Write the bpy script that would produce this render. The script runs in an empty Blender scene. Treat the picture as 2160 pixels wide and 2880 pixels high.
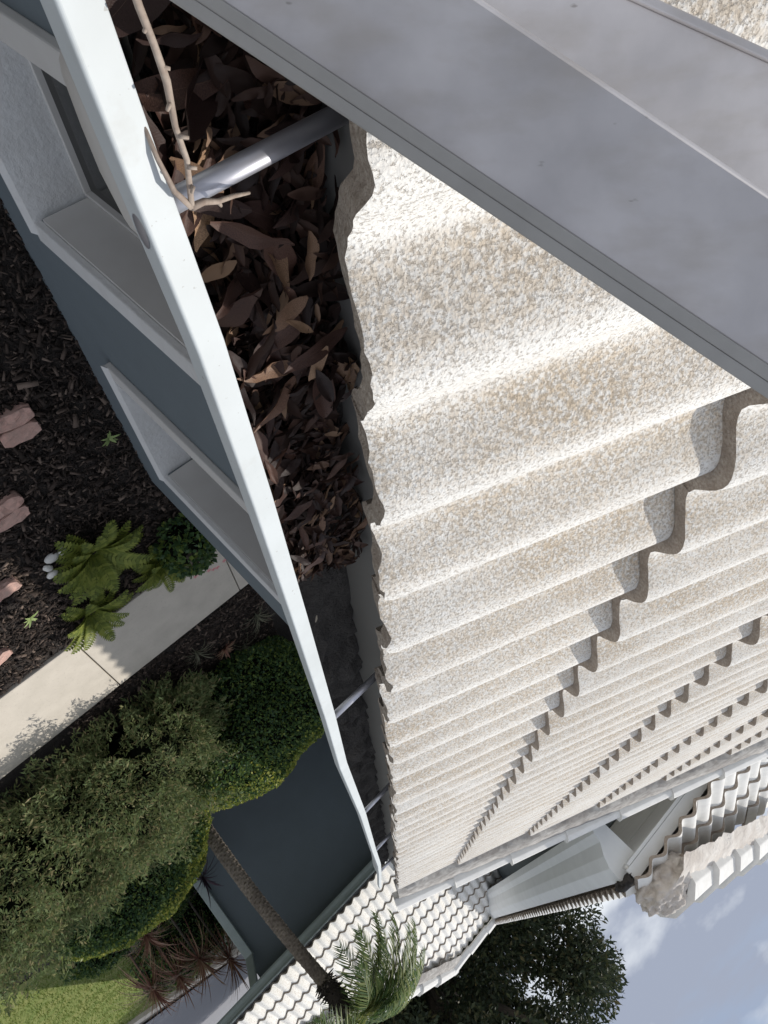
import bpy, math, random
import numpy as np
from mathutils import Vector, Matrix, noise as mnoise
random.seed(7); RNG = np.random.default_rng(11)
SC = bpy.context.scene
COL = SC.collection
H = 2.9                      # eye height over the ground; builders below work with z relative to the eye

# ---------------------------------------------------------------- camera
RIGHT = Vector((-0.72403138, 0.02164448, 0.68942736))
DOWN = Vector((0.59031898, 0.53645692, 0.60310652))
FWD = Vector((-0.35679415, 0.8436501, -0.40118879))
FPX = 1915.57
cd = bpy.data.cameras.new('camera'); cam = bpy.data.objects.new('camera', cd); COL.objects.link(cam)
cd.sensor_fit = 'HORIZONTAL'; cd.sensor_width = 36.0; cd.lens = 36.0 * FPX / 2160.0
cd.clip_start = 0.01; cd.clip_end = 2000
m = Matrix((RIGHT, -DOWN, -FWD)).transposed().to_4x4(); m.translation = (0, 0, H)
cam.matrix_world = m
SC.camera = cam

# ---------------------------------------------------------------- light and sky
SUNV = Vector((-0.43, 0.50, 1.0)).normalized()        # towards the sun
wd = bpy.data.worlds.new('World'); SC.world = wd; wd.use_nodes = True
wn, wl = wd.node_tree.nodes, wd.node_tree.links
wn.clear()
wo = wn.new('ShaderNodeOutputWorld'); bg = wn.new('ShaderNodeBackground'); sky = wn.new('ShaderNodeTexSky')
sky.sky_type = 'NISHITA'; sky.sun_disc = False
sky.sun_elevation = math.asin(SUNV.z); sky.sun_rotation = math.atan2(SUNV.x, SUNV.y)
sky.air_density = 1.0; sky.dust_density = 1.5
tc = wn.new('ShaderNodeTexCoord')
mp = wn.new('ShaderNodeMapping'); mp.inputs['Scale'].default_value = (1.0, 1.0, 2.2); mp.inputs['Location'].default_value = (0.3, 0.15, 0.2)
n1 = wn.new('ShaderNodeTexNoise'); n1.inputs['Scale'].default_value = 2.6; n1.inputs['Detail'].default_value = 9; n1.inputs['Roughness'].default_value = .52; n1.inputs['Distortion'].default_value = .35
n2 = wn.new('ShaderNodeTexNoise'); n2.inputs['Scale'].default_value = 5.2; n2.inputs['Detail'].default_value = 7; n2.inputs['Roughness'].default_value = .5
r1 = wn.new('ShaderNodeValToRGB'); r1.color_ramp.elements[0].position = .30; r1.color_ramp.elements[1].position = .43
r2 = wn.new('ShaderNodeValToRGB'); r2.color_ramp.elements[0].position = .44; r2.color_ramp.elements[1].position = .58
r2.color_ramp.elements[0].color = (4.1, 4.6, 5.8, 1); r2.color_ramp.elements[1].color = (9.4, 9.9, 10.5, 1)
mx = wn.new('ShaderNodeMix'); mx.data_type = 'RGBA'
wl.new(tc.outputs['Generated'], mp.inputs['Vector'])
wl.new(mp.outputs['Vector'], n1.inputs['Vector']); wl.new(mp.outputs['Vector'], n2.inputs['Vector'])
wl.new(n1.outputs['Fac'], r1.inputs['Fac']); wl.new(n2.outputs['Fac'], r2.inputs['Fac'])
wl.new(r1.outputs['Color'], mx.inputs['Factor']); wl.new(sky.outputs['Color'], mx.inputs[6]); wl.new(r2.outputs['Color'], mx.inputs[7])
wl.new(mx.outputs[2], bg.inputs['Color']); bg.inputs['Strength'].default_value = .085
wl.new(bg.outputs['Background'], wo.inputs['Surface'])
sd = bpy.data.lights.new('sun', 'SUN'); sd.energy = 3.3; sd.angle = math.radians(.7); sd.color = (1.0, .955, .88)
sun = bpy.data.objects.new('sun', sd); COL.objects.link(sun)
sun.rotation_euler = SUNV.to_track_quat('Z', 'Y').to_euler(); sun.location = (0, 0, 12)
SC.view_settings.view_transform = 'Standard'; SC.view_settings.look = 'None'; SC.view_settings.gamma = 1
SC.view_settings.exposure = 0.10
SC.render.resolution_x = 768; SC.render.resolution_y = 1024

# ---------------------------------------------------------------- helpers
class NT:
    """small node-tree helper"""
    def __init__(s, name):
        s.m = bpy.data.materials.new(name); s.m.use_nodes = True
        s.n, s.l = s.m.node_tree.nodes, s.m.node_tree.links
        s.b = s.n['Principled BSDF']
    def node(s, t, **kw):
        x = s.n.new('ShaderNode' + t)
        for k, v in kw.items(): setattr(x, k, v)
        return x
    def link(s, a, b): s.l.new(a, b)
    def coords(s, rnd=True, which='Object'):
        t = s.node('TexCoord'); o = t.outputs[which]
        if rnd:
            oi = s.node('ObjectInfo'); mu = s.node('Math', operation='MULTIPLY'); mu.inputs[1].default_value = 37.0
            s.link(oi.outputs['Random'], mu.inputs[0])
            ad = s.node('VectorMath', operation='ADD'); s.link(o, ad.inputs[0]); s.link(mu.outputs[0], ad.inputs[1]); o = ad.outputs[0]
        return o
    def noise(s, co, scale, detail=4, rough=.55, out='Fac'):
        x = s.node('TexNoise'); x.inputs['Scale'].default_value = scale; x.inputs['Detail'].default_value = detail; x.inputs['Roughness'].default_value = rough
        s.link(co, x.inputs['Vector']); return x.outputs[out]
    def ramp(s, f, stops):
        r = s.node('ValToRGB'); el = r.color_ramp.elements
        while len(el) < len(stops): el.new(.5)
        for e, (p, c) in zip(el, stops):
            e.position = p; e.color = (*c, 1) if not isinstance(c, (int, float)) else (c, c, c, 1)
        s.link(f, r.inputs['Fac']); return r.outputs['Color']
    def mix(s, f, a, b, mode='MIX'):
        x = s.node('Mix', data_type='RGBA', blend_type=mode)
        for v, i in ((f, 0), (a, 6), (b, 7)):
            if isinstance(v, tuple): x.inputs[i].default_value = (*v, 1)
            elif isinstance(v, (int, float)): x.inputs[i].default_value = v
            else: s.link(v, x.inputs[i])
        return x.outputs[2]
    def math(s, op, a, b=None):
        x = s.node('Math', operation=op)
        for i, v in enumerate((a, b)):
            if v is None: continue
            if isinstance(v, (int, float)): x.inputs[i].default_value = v
            else: s.link(v, x.inputs[i])
        return x.outputs[0]
    def bump(s, h, strength, dist, prev=None):
        x = s.node('Bump'); x.inputs['Strength'].default_value = strength; x.inputs['Distance'].default_value = dist
        s.link(h, x.inputs['Height'])
        if prev is not None: s.link(prev, x.inputs['Normal'])
        s.link(x.outputs[0], s.b.inputs['Normal']); return x.outputs[0]
    def color(s, c):
        if isinstance(c, tuple): s.b.inputs['Base Color'].default_value = (*c, 1)
        else: s.link(c, s.b.inputs['Base Color'])
    def set(s, rough=.7, metal=0., spec=None):
        s.b.inputs['Roughness'].default_value = rough; s.b.inputs['Metallic'].default_value = metal
        if spec is not None: s.b.inputs['Specular IOR Level'].default_value = spec
        return s.m

def mesh(name, verts, faces, smooth=False):
    me = bpy.data.meshes.new(name); me.from_pydata([tuple(v) for v in verts], [], [tuple(f) for f in faces]); me.update()
    if smooth: me.polygons.foreach_set('use_smooth', [True] * len(me.polygons))
    return me
def quadmesh(name, V, n_per=4, faces=((0, 1, 2, 3),)):
    """V: (N, n_per, 3) array of repeated little shapes"""
    N = len(V); F = np.array(faces)
    me = bpy.data.meshes.new(name)
    idx = (np.arange(N)[:, None, None] * n_per + F[None]).reshape(-1, F.shape[1])
    me.vertices.add(N * n_per); me.vertices.foreach_set('co', V.reshape(-1).astype(np.float32))
    me.loops.add(idx.size); me.loops.foreach_set('vertex_index', idx.reshape(-1).astype(np.int32))
    me.polygons.add(len(idx)); me.polygons.foreach_set('loop_start', (np.arange(len(idx)) * F.shape[1]).astype(np.int32))
    me.update(); me.validate(); return me
def link(name, me, mat, parent=None, matrix=None):
    o = bpy.data.objects.new(name, me); COL.objects.link(o)
    if mat is not None and me is not None and len(me.materials) == 0: me.materials.append(mat)
    if parent is not None: o.parent = parent
    if matrix is not None: o.matrix_local = matrix
    return o
def empty(name, loc=(0, 0, 0)):
    o = bpy.data.objects.new(name, None); COL.objects.link(o); o.location = loc; o.empty_display_size = .1; return o
def tag(o, label=None, cat=None, group=None, kind=None):
    for k, v in (('label', label), ('category', cat), ('group', group), ('kind', kind)):
        if v: o[k] = v
    return o
class MB:
    def __init__(s): s.v = []; s.f = []
    def add(s, V, F):
        b = len(s.v); s.v += [tuple(x) for x in V]; s.f += [tuple(i + b for i in f) for f in F]; return s
    def box(s, lo, hi):
        (a, b, c), (d, e, f) = lo, hi
        return s.add([(a,b,c),(d,b,c),(d,e,c),(a,e,c),(a,b,f),(d,b,f),(d,e,f),(a,e,f)],
                     [(0,3,2,1),(4,5,6,7),(0,1,5,4),(1,2,6,5),(2,3,7,6),(3,0,4,7)])
    def prism(s, prof, a, b):
        """closed profile of 3D offsets swept from a to b (both points)"""
        a, b = Vector(a), Vector(b); n = len(prof)
        V = [a + Vector(p) for p in prof] + [b + Vector(p) for p in prof]
        F = [(i, (i + 1) % n, n + (i + 1) % n, n + i) for i in range(n)] + [tuple(range(n))[::-1], tuple(range(n, 2 * n))]
        return s.add(V, F)
    def tube(s, pts, rad, n=8, cap=True):
        pts = [Vector(p) for p in pts]; rad = rad if hasattr(rad, '__len__') else [rad] * len(pts)
        rings = []; up = Vector((.31, .2, .93))
        for i, p in enumerate(pts):
            t = (pts[min(i + 1, len(pts) - 1)] - pts[max(i - 1, 0)]).normalized()
            x = t.cross(up).normalized(); y = t.cross(x)
            rings.append([p + (x * math.cos(2 * math.pi * k / n) + y * math.sin(2 * math.pi * k / n)) * rad[i] for k in range(n)])
        V = [v for r in rings for v in r]
        F = [(i * n + k, i * n + (k + 1) % n, (i + 1) * n + (k + 1) % n, (i + 1) * n + k) for i in range(len(pts) - 1) for k in range(n)]
        if cap: F += [tuple(range(n))[::-1], tuple(range((len(pts) - 1) * n, len(pts) * n))]
        return s.add(V, F)
    def build(s, name, mat, parent=None, smooth=False, bevel=0., loc=None):
        me = mesh(name, s.v, s.f, smooth); o = link(name, me, mat, parent)
        if bevel:
            md = o.modifiers.new('bevel', 'BEVEL'); md.width = bevel; md.segments = 2; md.limit_method = 'ANGLE'
        return o
def fbm(p, sc, o=3): return mnoise.fractal(Vector(p) * sc, 1.0, 2.0, o)
def project(p):
    p = Vector(p); d = p.dot(FWD)
    if d < .02: return None
    return (p.dot(RIGHT) / d * FPX + 1080) / 2160, (p.dot(DOWN) / d * FPX + 1440) / 2880
def in_view(p, mgn=.15):
    q = project(p)
    return q is not None and -mgn < q[0] < 1 + mgn and -mgn < q[1] < 1 + mgn

# ---------------------------------------------------------------- materials
def m_tile(name, period, tanamt, white=(.87, .855, .82), grain=560.):
    t = NT(name); co = t.coords(); raw = t.coords(rnd=False)
    sx = t.node('SeparateXYZ'); t.link(raw, sx.inputs[0])
    ph = t.math('FRACT', t.math('DIVIDE', sx.outputs[1], period))
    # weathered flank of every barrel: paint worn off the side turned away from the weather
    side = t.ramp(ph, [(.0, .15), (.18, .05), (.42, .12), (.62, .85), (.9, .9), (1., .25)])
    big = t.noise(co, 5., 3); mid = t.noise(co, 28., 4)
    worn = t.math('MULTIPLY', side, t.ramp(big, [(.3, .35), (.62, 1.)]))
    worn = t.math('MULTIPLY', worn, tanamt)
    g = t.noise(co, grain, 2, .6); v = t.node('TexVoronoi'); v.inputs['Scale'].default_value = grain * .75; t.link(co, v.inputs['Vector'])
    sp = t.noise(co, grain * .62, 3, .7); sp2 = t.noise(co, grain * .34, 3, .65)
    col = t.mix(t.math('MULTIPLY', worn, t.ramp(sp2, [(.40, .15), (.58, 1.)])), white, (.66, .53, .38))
    col = t.mix(t.ramp(mid, [(.58, 0.), (.8, .2)]), col, (.66, .64, .61))
    pit = t.ramp(t.math('ADD', sp, t.math('MULTIPLY', worn, .075)), [(.565, 0.), (.625, 1.)])
    col = t.mix(t.math('MULTIPLY', pit, .56), col, (.33, .27, .205))
    oi = t.node('ObjectInfo'); col = t.mix(t.math('MULTIPLY', oi.outputs['Random'], .12), col, (.55, .50, .44))
    stre = t.node('Mapping'); stre.inputs['Scale'].default_value = (2.2, 26., 10.); t.link(co, stre.inputs['Vector'])
    col = t.mix(t.ramp(t.noise(stre.outputs[0], 1.6, 5), [(.52, 0.), (.78, .30)]), col, (.47, .42, .36))
    t.color(col)
    b = t.bump(mid, .3, .005); b = t.bump(v.outputs['Distance'], .45, .0010, b); b = t.bump(g, .5, .0010, b); iv = t.math('SUBTRACT', 1., pit); t.bump(iv, .6, .0012, b)
    return t.set(.9, spec=.2)
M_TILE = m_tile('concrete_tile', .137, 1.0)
def m_plain(name, c, rough=.7, metal=0., nsc=30., amt=.25, dark=None, bump=0., bsc=60., bd=.002, rnd=True, spec=None):
    t = NT(name); co = t.coords(rnd)
    d = dark or tuple(x * .55 for x in c)
    a = t.noise(co, nsc, 5); b = t.noise(co, nsc * .17, 3)
    col = t.mix(t.ramp(a, [(.35, amt), (.65, 0.)]), c, d); col = t.mix(t.ramp(b, [(.35, amt * .8), (.6, 0.)]), col, d)
    t.color(col)
    if bump: t.bump(t.noise(co, bsc, 4), bump, bd)
    return t.set(rough, metal, spec)
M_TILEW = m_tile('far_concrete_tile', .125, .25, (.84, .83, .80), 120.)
M_TILE_EDGE = m_plain('tile_edge', (.46, .40, .34), .95, nsc=260, amt=.75, dark=(.24, .19, .15), bump=1., bsc=330, bd=.004)
M_MORTAR = m_plain('mortar', (.52, .50, .47), .95, nsc=22, amt=.7, dark=(.20, .18, .165), bump=.8, bsc=70, bd=.006)
M_LUMP = m_plain('pale_mortar', (.74, .70, .65), .95, nsc=9, amt=.55, dark=(.42, .36, .31), bump=.9, bsc=40, bd=.012)
M_CAP = m_plain('ridge_cap_paint', (.82, .81, .78), .85, nsc=16, amt=.3, dark=(.58, .56, .53), bump=.3, bsc=120)
t = NT('white_gutter_paint'); co = t.coords(False)
col = t.mix(t.ramp(t.noise(co, 18, 5), [(.35, 0.), (.7, 1.)]), (.57, .605, .615), (.52, .55, .555))
col = t.mix(t.ramp(t.noise(co, 260, 2), [(.70, 0.), (.74, .6)]), col, (.30, .29, .27)); col = t.mix(t.ramp(t.noise(co, 45, 4), [(.62, 0.), (.75, .3)]), col, (.40, .39, .36))
t.color(col); t.bump(t.noise(co, 40, 3), .06, .002); M_WHITE = t.set(.55)
M_STUCCO_W = m_plain('white_stucco', (.66, .66, .655), .85, nsc=14, amt=.22, dark=(.5, .48, .45), bump=.75, bsc=42, bd=.006)
M_JAMB = m_plain('smooth_white_trim', (.60, .585, .56), .8, nsc=8, amt=.2, dark=(.46, .43, .40), bump=.1, bsc=150)
M_SLATE = m_plain('slate_blue_stucco', (.148, .177, .194), .88, nsc=5, amt=.3, dark=(.118, .140, .153), bump=.45, bsc=55, bd=.004, rnd=False)
M_GREYTRIM = m_plain('grey_green_trim', (.40, .46, .45), .55, nsc=10, amt=.2, rnd=False)
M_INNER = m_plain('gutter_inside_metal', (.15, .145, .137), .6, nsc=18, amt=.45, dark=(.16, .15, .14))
M_SOFFIT = m_plain('soffit_paint', (.78, .80, .81), .8, nsc=7, amt=.12, rnd=False)
t = NT('weathered_aluminium'); co = t.coords(False)
col = t.mix(t.ramp(t.noise(co, 22, 5), [(.35, 0.), (.65, 1.)]), (.42, .405, .415), (.56, .54, .55))
sm = t.node('Mapping'); sm.inputs['Rotation'].default_value = (.2, -.3, .8); sm.inputs['Scale'].default_value = (1., 3.5, 1.); t.link(co, sm.inputs['Vector'])
col = t.mix(t.ramp(t.noise(sm.outputs[0], 34, 5), [(.47, 0.), (.72, .42)]), col, (.35, .315, .28)); col = t.mix(t.ramp(t.noise(sm.outputs[0], 90, 3), [(.73, 0.), (.78, .6)]), col, (.2, .18, .165))
t.color(col); t.bump(t.noise(co, 300, 3), .05, .0006); M_LADDER = t.set(.5, .35)
M_LADDER2 = m_plain('ribbed_aluminium', (.40, .39, .375), .55, .3, nsc=40, amt=.35, rnd=False)
M_ROD = m_plain('spacer_tube_metal', (.55, .55, .60), .42, .75, nsc=60, amt=.2)
M_GLASS = m_plain('window_glass', (.018, .018, .017), .1, nsc=4, amt=.2, spec=.3)
M_SLUDGE = m_plain('gutter_sludge', (.062, .055, .052), .9, nsc=120, amt=.6, dark=(.025, .022, .02), bump=.9, bsc=180, bd=.006)
M_TWIG = m_plain('dry_twig', (.42, .35, .29), .85, nsc=220, amt=.6, dark=(.20, .14, .11), bump=.4, bsc=300, bd=.001)
t = NT('concrete_path'); co = t.coords(False)
col = t.mix(t.ramp(t.noise(co, 6, 5), [(.35, 0.), (.7, .6)]), (.56, .51, .44), (.44, .40, .34)); col = t.mix(t.ramp(t.noise(co, 55, 3, .7), [(.60, 0.), (.68, .5)]), col, (.33, .29, .24))
t.color(col); t.bump(t.noise(co, 90, 4), .35, .003); M_PATH = t.set(.92)
M_SOIL = m_plain('dark_soil', (.040, .032, .028), .95, nsc=40, amt=.5, dark=(.018, .014, .012), bump=.9, bsc=70, bd=.02, rnd=False)
M_ROAD = m_plain('drive_asphalt', (.23, .23, .25), .9, nsc=60, amt=.2, rnd=False)
M_BRICK = m_plain('paver_clay', (.56, .34, .28), .9, nsc=34, amt=.55, dark=(.36, .26, .22), bump=.5, bsc=90, bd=.004)
M_PEBBLE = m_plain('white_pebble', (.72, .70, .66), .7, nsc=20, amt=.2)
M_BARK = m_plain('grey_bark', (.16, .135, .11), .95, nsc=30, amt=.5, bump=.8, bsc=40, bd=.02)
M_PALMTRUNK = m_plain('palm_boots', (.27, .225, .18), .95, nsc=45, amt=.6, dark=(.07, .055, .045), bump=.6, bsc=120, bd=.01)
M_PALMHEAD = m_plain('palm_fibre', (.06, .05, .042), .95, nsc=60, amt=.5)
def m_island(name, stops, rough=.6, trans=.15, obj=False, veins=False):
    t = NT(name)
    if obj: f = t.node('ObjectInfo').outputs['Random']
    else: f = t.node('NewGeometry').outputs['Random Per Island']
    col = t.ramp(f, stops)
    if veins:
        co = t.coords(); nz = t.noise(co, 90, 4); col = t.mix(t.ramp(nz, [(.35, .6), (.62, 0.)]), col, (.035, .02, .016))
        raw = t.coords(False); sx = t.node('SeparateXYZ'); t.link(raw, sx.inputs[0])
        rib = t.math('LESS_THAN', t.math('ABSOLUTE', sx.outputs[1]), .0006); col = t.mix(t.math('MULTIPLY', rib, .6), col, (.30, .19, .13))
        t.bump(nz, .3, .001)
    t.color(col)
    if trans:
        tr = t.node('BsdfTranslucent'); mxs = t.node('MixShader'); mxs.inputs[0].default_value = trans
        if isinstance(col, tuple): tr.inputs[0].default_value = (*col, 1)
        else: t.link(col, tr.inputs[0])
        out = t.n['Material Output']; t.link(t.b.outputs[0], mxs.inputs[1]); t.link(tr.outputs[0], mxs.inputs[2]); t.link(mxs.outputs[0], out.inputs['Surface'])
    return t.set(rough, spec=.3)
M_LEAF = m_island('dead_leaf', [(0., (.024, .015, .014)), (.35, (.045, .025, .022)), (.6, (.075, .039, .032)), (.85, (.16, .082, .058)), (1., (.48, .30, .18))], .5, .1, obj=True, veins=True)
M_JUNIPER = m_island('juniper_spray', [(0., (.105, .135, .055)), (.35, (.19, .23, .09)), (.6, (.15, .215, .095)), (.85, (.26, .26, .115)), (1., (.34, .28, .155))], .7, .4)
M_SHRUB = m_island('clipped_shrub_leaf', [(0., (.04, .085, .04)), (.5, (.08, .145, .055)), (.8, (.13, .20, .05)), (1., (.22, .27, .06))], .45, .35)
M_SUNLEAF = m_island('sunlit_leaf', [(0., (.12, .18, .04)), (.5, (.23, .28, .055)), (1., (.46, .44, .09))], .45, .35)  # brighter yellow-green: sunlight on the shrub crests put into the leaf colour
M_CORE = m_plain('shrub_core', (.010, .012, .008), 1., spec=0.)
M_OAK = m_island('oak_leaf', [(0., (.022, .034, .022)), (.5, (.04, .058, .03)), (.85, (.07, .085, .04)), (1., (.12, .105, .05))], .6, .22)
M_FERN = m_island('fern_pinna', [(0., (.09, .12, .02)), (.5, (.15, .19, .03)), (1., (.24, .27, .05))], .55, .25)
M_GRASSY = m_island('strap_leaf', [(0., (.14, .15, .10)), (.6, (.22, .22, .15)), (1., (.33, .31, .22))], .6, .15)
M_PALM = m_island('palm_leaflet', [(0., (.075, .13, .045)), (.5, (.13, .20, .06)), (1., (.28, .30, .10))], .5, .35)
M_CORD = m_island('cordyline_leaf', [(0., (.22, .10, .08)), (.5, (.38, .21, .15)), (1., (.55, .40, .27))], .5, .25)
M_DRAC = m_island('purple_leaf', [(0., (.03, .02, .03)), (1., (.07, .04, .055))], .4, .15)
M_WEED = m_island('pale_weed_leaf', [(0., (.22, .30, .10)), (1., (.36, .45, .18))], .6, .2)
M_MULCH = m_island('bark_chip', [(0., (.016, .012, .010)), (.5, (.036, .026, .021)), (.85, (.07, .05, .04)), (1., (.20, .15, .12))], .9, 0)
M_GRASS = m_island('grass_blade', [(0., (.11, .17, .03)), (.5, (.18, .25, .05)), (1., (.28, .29, .085))], .6, .3)
M_PETAL = m_island('pink_petal', [(0., (.6, .25, .27)), (1., (.75, .38, .36))], .5, .2)
t = NT('lawn_ground'); co = t.coords(False)
t.color(t.mix(t.ramp(t.noise(co, 3.5, 5), [(.35, 0.), (.65, 1.)]), (.13, .18, .035), (.21, .225, .065))); t.bump(t.noise(co, 60, 4), .8, .03); M_LAWN = t.set(.95)

# ---------------------------------------------------------------- setting: ground, lawn, path, drive
def sheet(name, pts, z, mat, thick=0.):
    b = MB(); n = len(pts)
    if thick:
        b.add([(x, y, z) for x, y in pts] + [(x, y, z - thick) for x, y in pts], [tuple(range(n))] + [(i, n + i, n + (i + 1) % n, (i + 1) % n) for i in range(n)])
    else: b.add([(x, y, z) for x, y in pts], [tuple(range(n))])
    return tag(b.build(name, mat), kind='structure')
GZ = -2.9
sheet('ground', [(-600, -600), (600, -600), (600, 600), (-600, 600)], GZ - .06, m_plain('bare_earth', (.19, .175, .15), .95, nsc=2, rnd=False))
sheet('garden_bed', [(-3, -3), (2.6, -3), (2.6, 4.2), (2.0, 4.6), (2.4, 5.4), (5.5, 5.4), (5.5, 8.0), (3.4, 10.6), (2.6, 12), (-3, 12)], GZ - .03, M_SOIL)
lawn_pts = [(3.3, 10.4), (5.6, 7.9), (30, 6.5), (30, 12.5), (7.55, 12.9), (5.0, 17.4), (3.6, 20.0), (3.3, 14)]
sheet('lawn', lawn_pts, GZ - .015, M_LAWN)
# concrete path: slabs are pieces of the path
path = tag(empty('concrete_path', (0, 0, GZ)), kind='structure')
for x0, x1 in ((-2.2, -.83), (-.822, .412), (.42, 1.66), (1.668, 2.9)):
    b = MB(); b.box((x0, 4.55, -.09), (x1, 5.475, 0)); b.build('path_slab', M_PATH, path, bevel=.008)
sheet('bounce_slab', [(-4.2, 3.56), (-1.45, 3.56), (-1.45, 9.9), (-4.2, 9.9)], GZ - .004, M_PATH)  # added out of view to bounce neutral light up to the soffit
sheet('drive', [(3.9, 21.5), (6.2, 17.3), (16, 14.0), (60, 13), (60, 60), (-10, 60), (1, 26)], GZ - .012, M_ROAD)
kb = MB()
kp = [(7.6, 12.7), (5.05, 17.5), (3.7, 20.2), (2.6, 23)]
for (x0, y0), (x1, y1) in zip(kp, kp[1:]):
    d = Vector((x1 - x0, y1 - y0, 0)).normalized(); nn = Vector((-d.y, d.x, 0)) * .14
    kb.prism([-nn, nn, nn + Vector((0, 0, .12)), -nn + Vector((0, 0, .12))], (x0, y0, GZ - .05), (x1, y1, GZ - .05))
tag(kb.build('kerb', M_PATH), kind='structure')

# bark mulch: nobody could count it
N = 42000
xs = RNG.uniform(-1.0, 2.4, N * 2); ys = RNG.uniform(1.4, 8.6, N * 2)
ok = ((ys < 4.52) & (xs > -.62) & (xs < 1.6)) | ((ys > 5.5) & (xs < .9) & (ys < 8.4)) | ((xs < -.6) & (ys > 3.6) & (ys < 4.52))
xs, ys = xs[ok][:N], ys[ok][:N]; N = len(xs)
an = RNG.uniform(0, 2 * np.pi, N); ti = RNG.normal(0, .35, N); L = RNG.gamma(2.4, .0046, N) + .004; W = L * RNG.uniform(.15, .4, N); Tk = W * .5
ax = np.stack([np.cos(an) * np.cos(ti), np.sin(an) * np.cos(ti), np.sin(ti)], 1); bx_ = np.stack([-np.sin(an), np.cos(an), np.zeros(N)], 1); cx = np.cross(ax, bx_)
c0 = np.stack([xs, ys, np.full(N, GZ - .02) + RNG.uniform(0, .025, N)], 1)
V = np.stack([c0 + sx * ax * L[:, None] + sy * bx_ * W[:, None] * (1 if sx < 0 else .6) + sz * cx * Tk[:, None] for sx in (-1, 1) for sy in (-1, 1) for sz in (-1, 1)], 1)
me = quadmesh('bark_mulch', V, 8, ((0, 1, 3, 2), (4, 6, 7, 5), (0, 4, 5, 1), (2, 3, 7, 6), (1, 5, 7, 3)))
tag(link('bark_mulch', me, M_MULCH), 'dark brown bark mulch covering the planting beds', 'mulch', kind='stuff')
# grass blades on the lawn
N = 26000
xs = RNG.uniform(2.5, 7.5, N * 3); ys = RNG.uniform(7.6, 17.5, N * 3)
ok = (xs + ys * .88 > 12.7) & (ys < 17.4 - (xs - 5.0) * 1.76) & (ys < 19 ) ; xs, ys = xs[ok][:N], ys[ok][:N]; N = len(xs)
an = RNG.uniform(0, 2 * np.pi, N); hh = RNG.uniform(.02, .055, N)
p0 = np.stack([xs, ys, np.full(N, GZ - .015)], 1); d = np.stack([np.cos(an), np.sin(an), np.zeros(N)], 1)
tip = p0 + np.stack([RNG.normal(0, .02, N), RNG.normal(0, .02, N), hh], 1)
V = np.stack([p0 - d * .006, p0 + d * .006, tip], 1)
tag(link('grass', quadmesh('grass', V, 3, ((0, 1, 2),)), M_GRASS), 'short green lawn grass beyond the hedge', 'grass', kind='stuff')

# ---------------------------------------------------------------- roof tiles
SL = .45; TH = math.atan(SL); CT, ST = math.cos(TH), math.sin(TH)
def wave(ph, A):
    # rounded barrel, crest off centre, falling more steeply on one side
    q_ = (1 - ph % 1.0) ** 1.17; s_ = math.sin(math.pi * q_) ** 2
    return A * ((s_ + .03) ** .66 - .0988) / .92
def tile_mesh(name, p, A, L, e, t, seg, mats, jag=0., nrib=2, gap=-.001, seed=0):
    rnd = random.Random(seed); W = p * nrib; n = seg * nrib
    us = [0, .02 * L, .5 * L, L]; V = []; F = []; MI = []
    ysn = [gap / 2 + (W - gap) * i / n for i in range(n + 1)]
    def top(u, y): return wave(y / p, A) + t + t * (1 - u / e)
    j = [(fbm((y * 1., seed * 3.1, 0), 38, 4) * jag, fbm((y, seed * 1.7 + 5, 2), 26, 4) * jag * .8) for y in ysn]
    def row(f):
        b = len(V); V.extend(f(i, y) for i, y in enumerate(ysn)); return b
    def strip(a, b, mi):
        for i in range(n): F.append((a + i, a + i + 1, b + i + 1, b + i)); MI.append(mi)
    T = [row(lambda i, y, u=u: (u + (j[i][0] if u < .05 * L else 0), y, top(u, y) - (.0025 if u == 0 else 0))) for u in us]
    for a, b in zip(T, T[1:]):
        for i in range(n): F.append((a + i, b + i, b + i + 1, a + i + 1)[::-1]); MI.append(0)
    f0 = row(lambda i, y: (j[i][0], y, top(0, y) - .0025)); f1 = row(lambda i, y: (j[i][0] * .6, y, top(0, y) - t + j[i][1]))
    strip(f1, f0, 1)
    F[-n:] = [f[::-1] for f in F[-n:]]
    g0 = row(lambda i, y: (j[i][0] * .6, y, top(0, y) - t + j[i][1])); g1 = row(lambda i, y: (L, y, top(L, y) - t)); strip(g0, g1, 1)
    for y0 in (0, n):   # side edges
        b = len(V); V.extend([V[T[0] + y0], V[T[3] + y0], V[g1 + y0], V[g0 + y0]]); F.append((b, b + 1, b + 2, b + 3) if y0 == 0 else (b + 3, b + 2, b + 1, b)); MI.append(1)
    me = mesh(name, V, F, True); me.materials.append(mats[0]); me.materials.append(mats[1])
    me.polygons.foreach_set('material_index', MI); me.update(); return me
def roof_matrix(origin, up, rnd=None):
    """local x runs up the slope, z is the slope's normal; up is the horizontal upslope direction"""
    up = Vector(up); x = Vector((up.x * CT, up.y * CT, ST)); z = Vector((-up.x * ST, -up.y * ST, CT)); y = z.cross(x)
    mm = Matrix((x, y, z)).transposed().to_4x4(); mm.translation = Vector(origin)
    if rnd: mm = mm @ Matrix.Rotation(random.gauss(0, .0022), 4, 'Z') @ Matrix.Translation((random.gauss(0, .002), random.gauss(0, .0012), abs(random.gauss(0, .0012))))
    return mm

house = empty('house', (-2, 3, GZ)); hof = Vector((2, -3, -GZ))
tag(house, 'slate blue house with white barrel tile roof, its eave running beside the camera', 'house')
def under(par):   # parents a part built in world coordinates under an Empty that has a location
    def f(o):
        o.parent = par; o.matrix_parent_inverse = Matrix.Translation(-Vector(par.location)); return o
    return f
hp = under(house)
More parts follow.
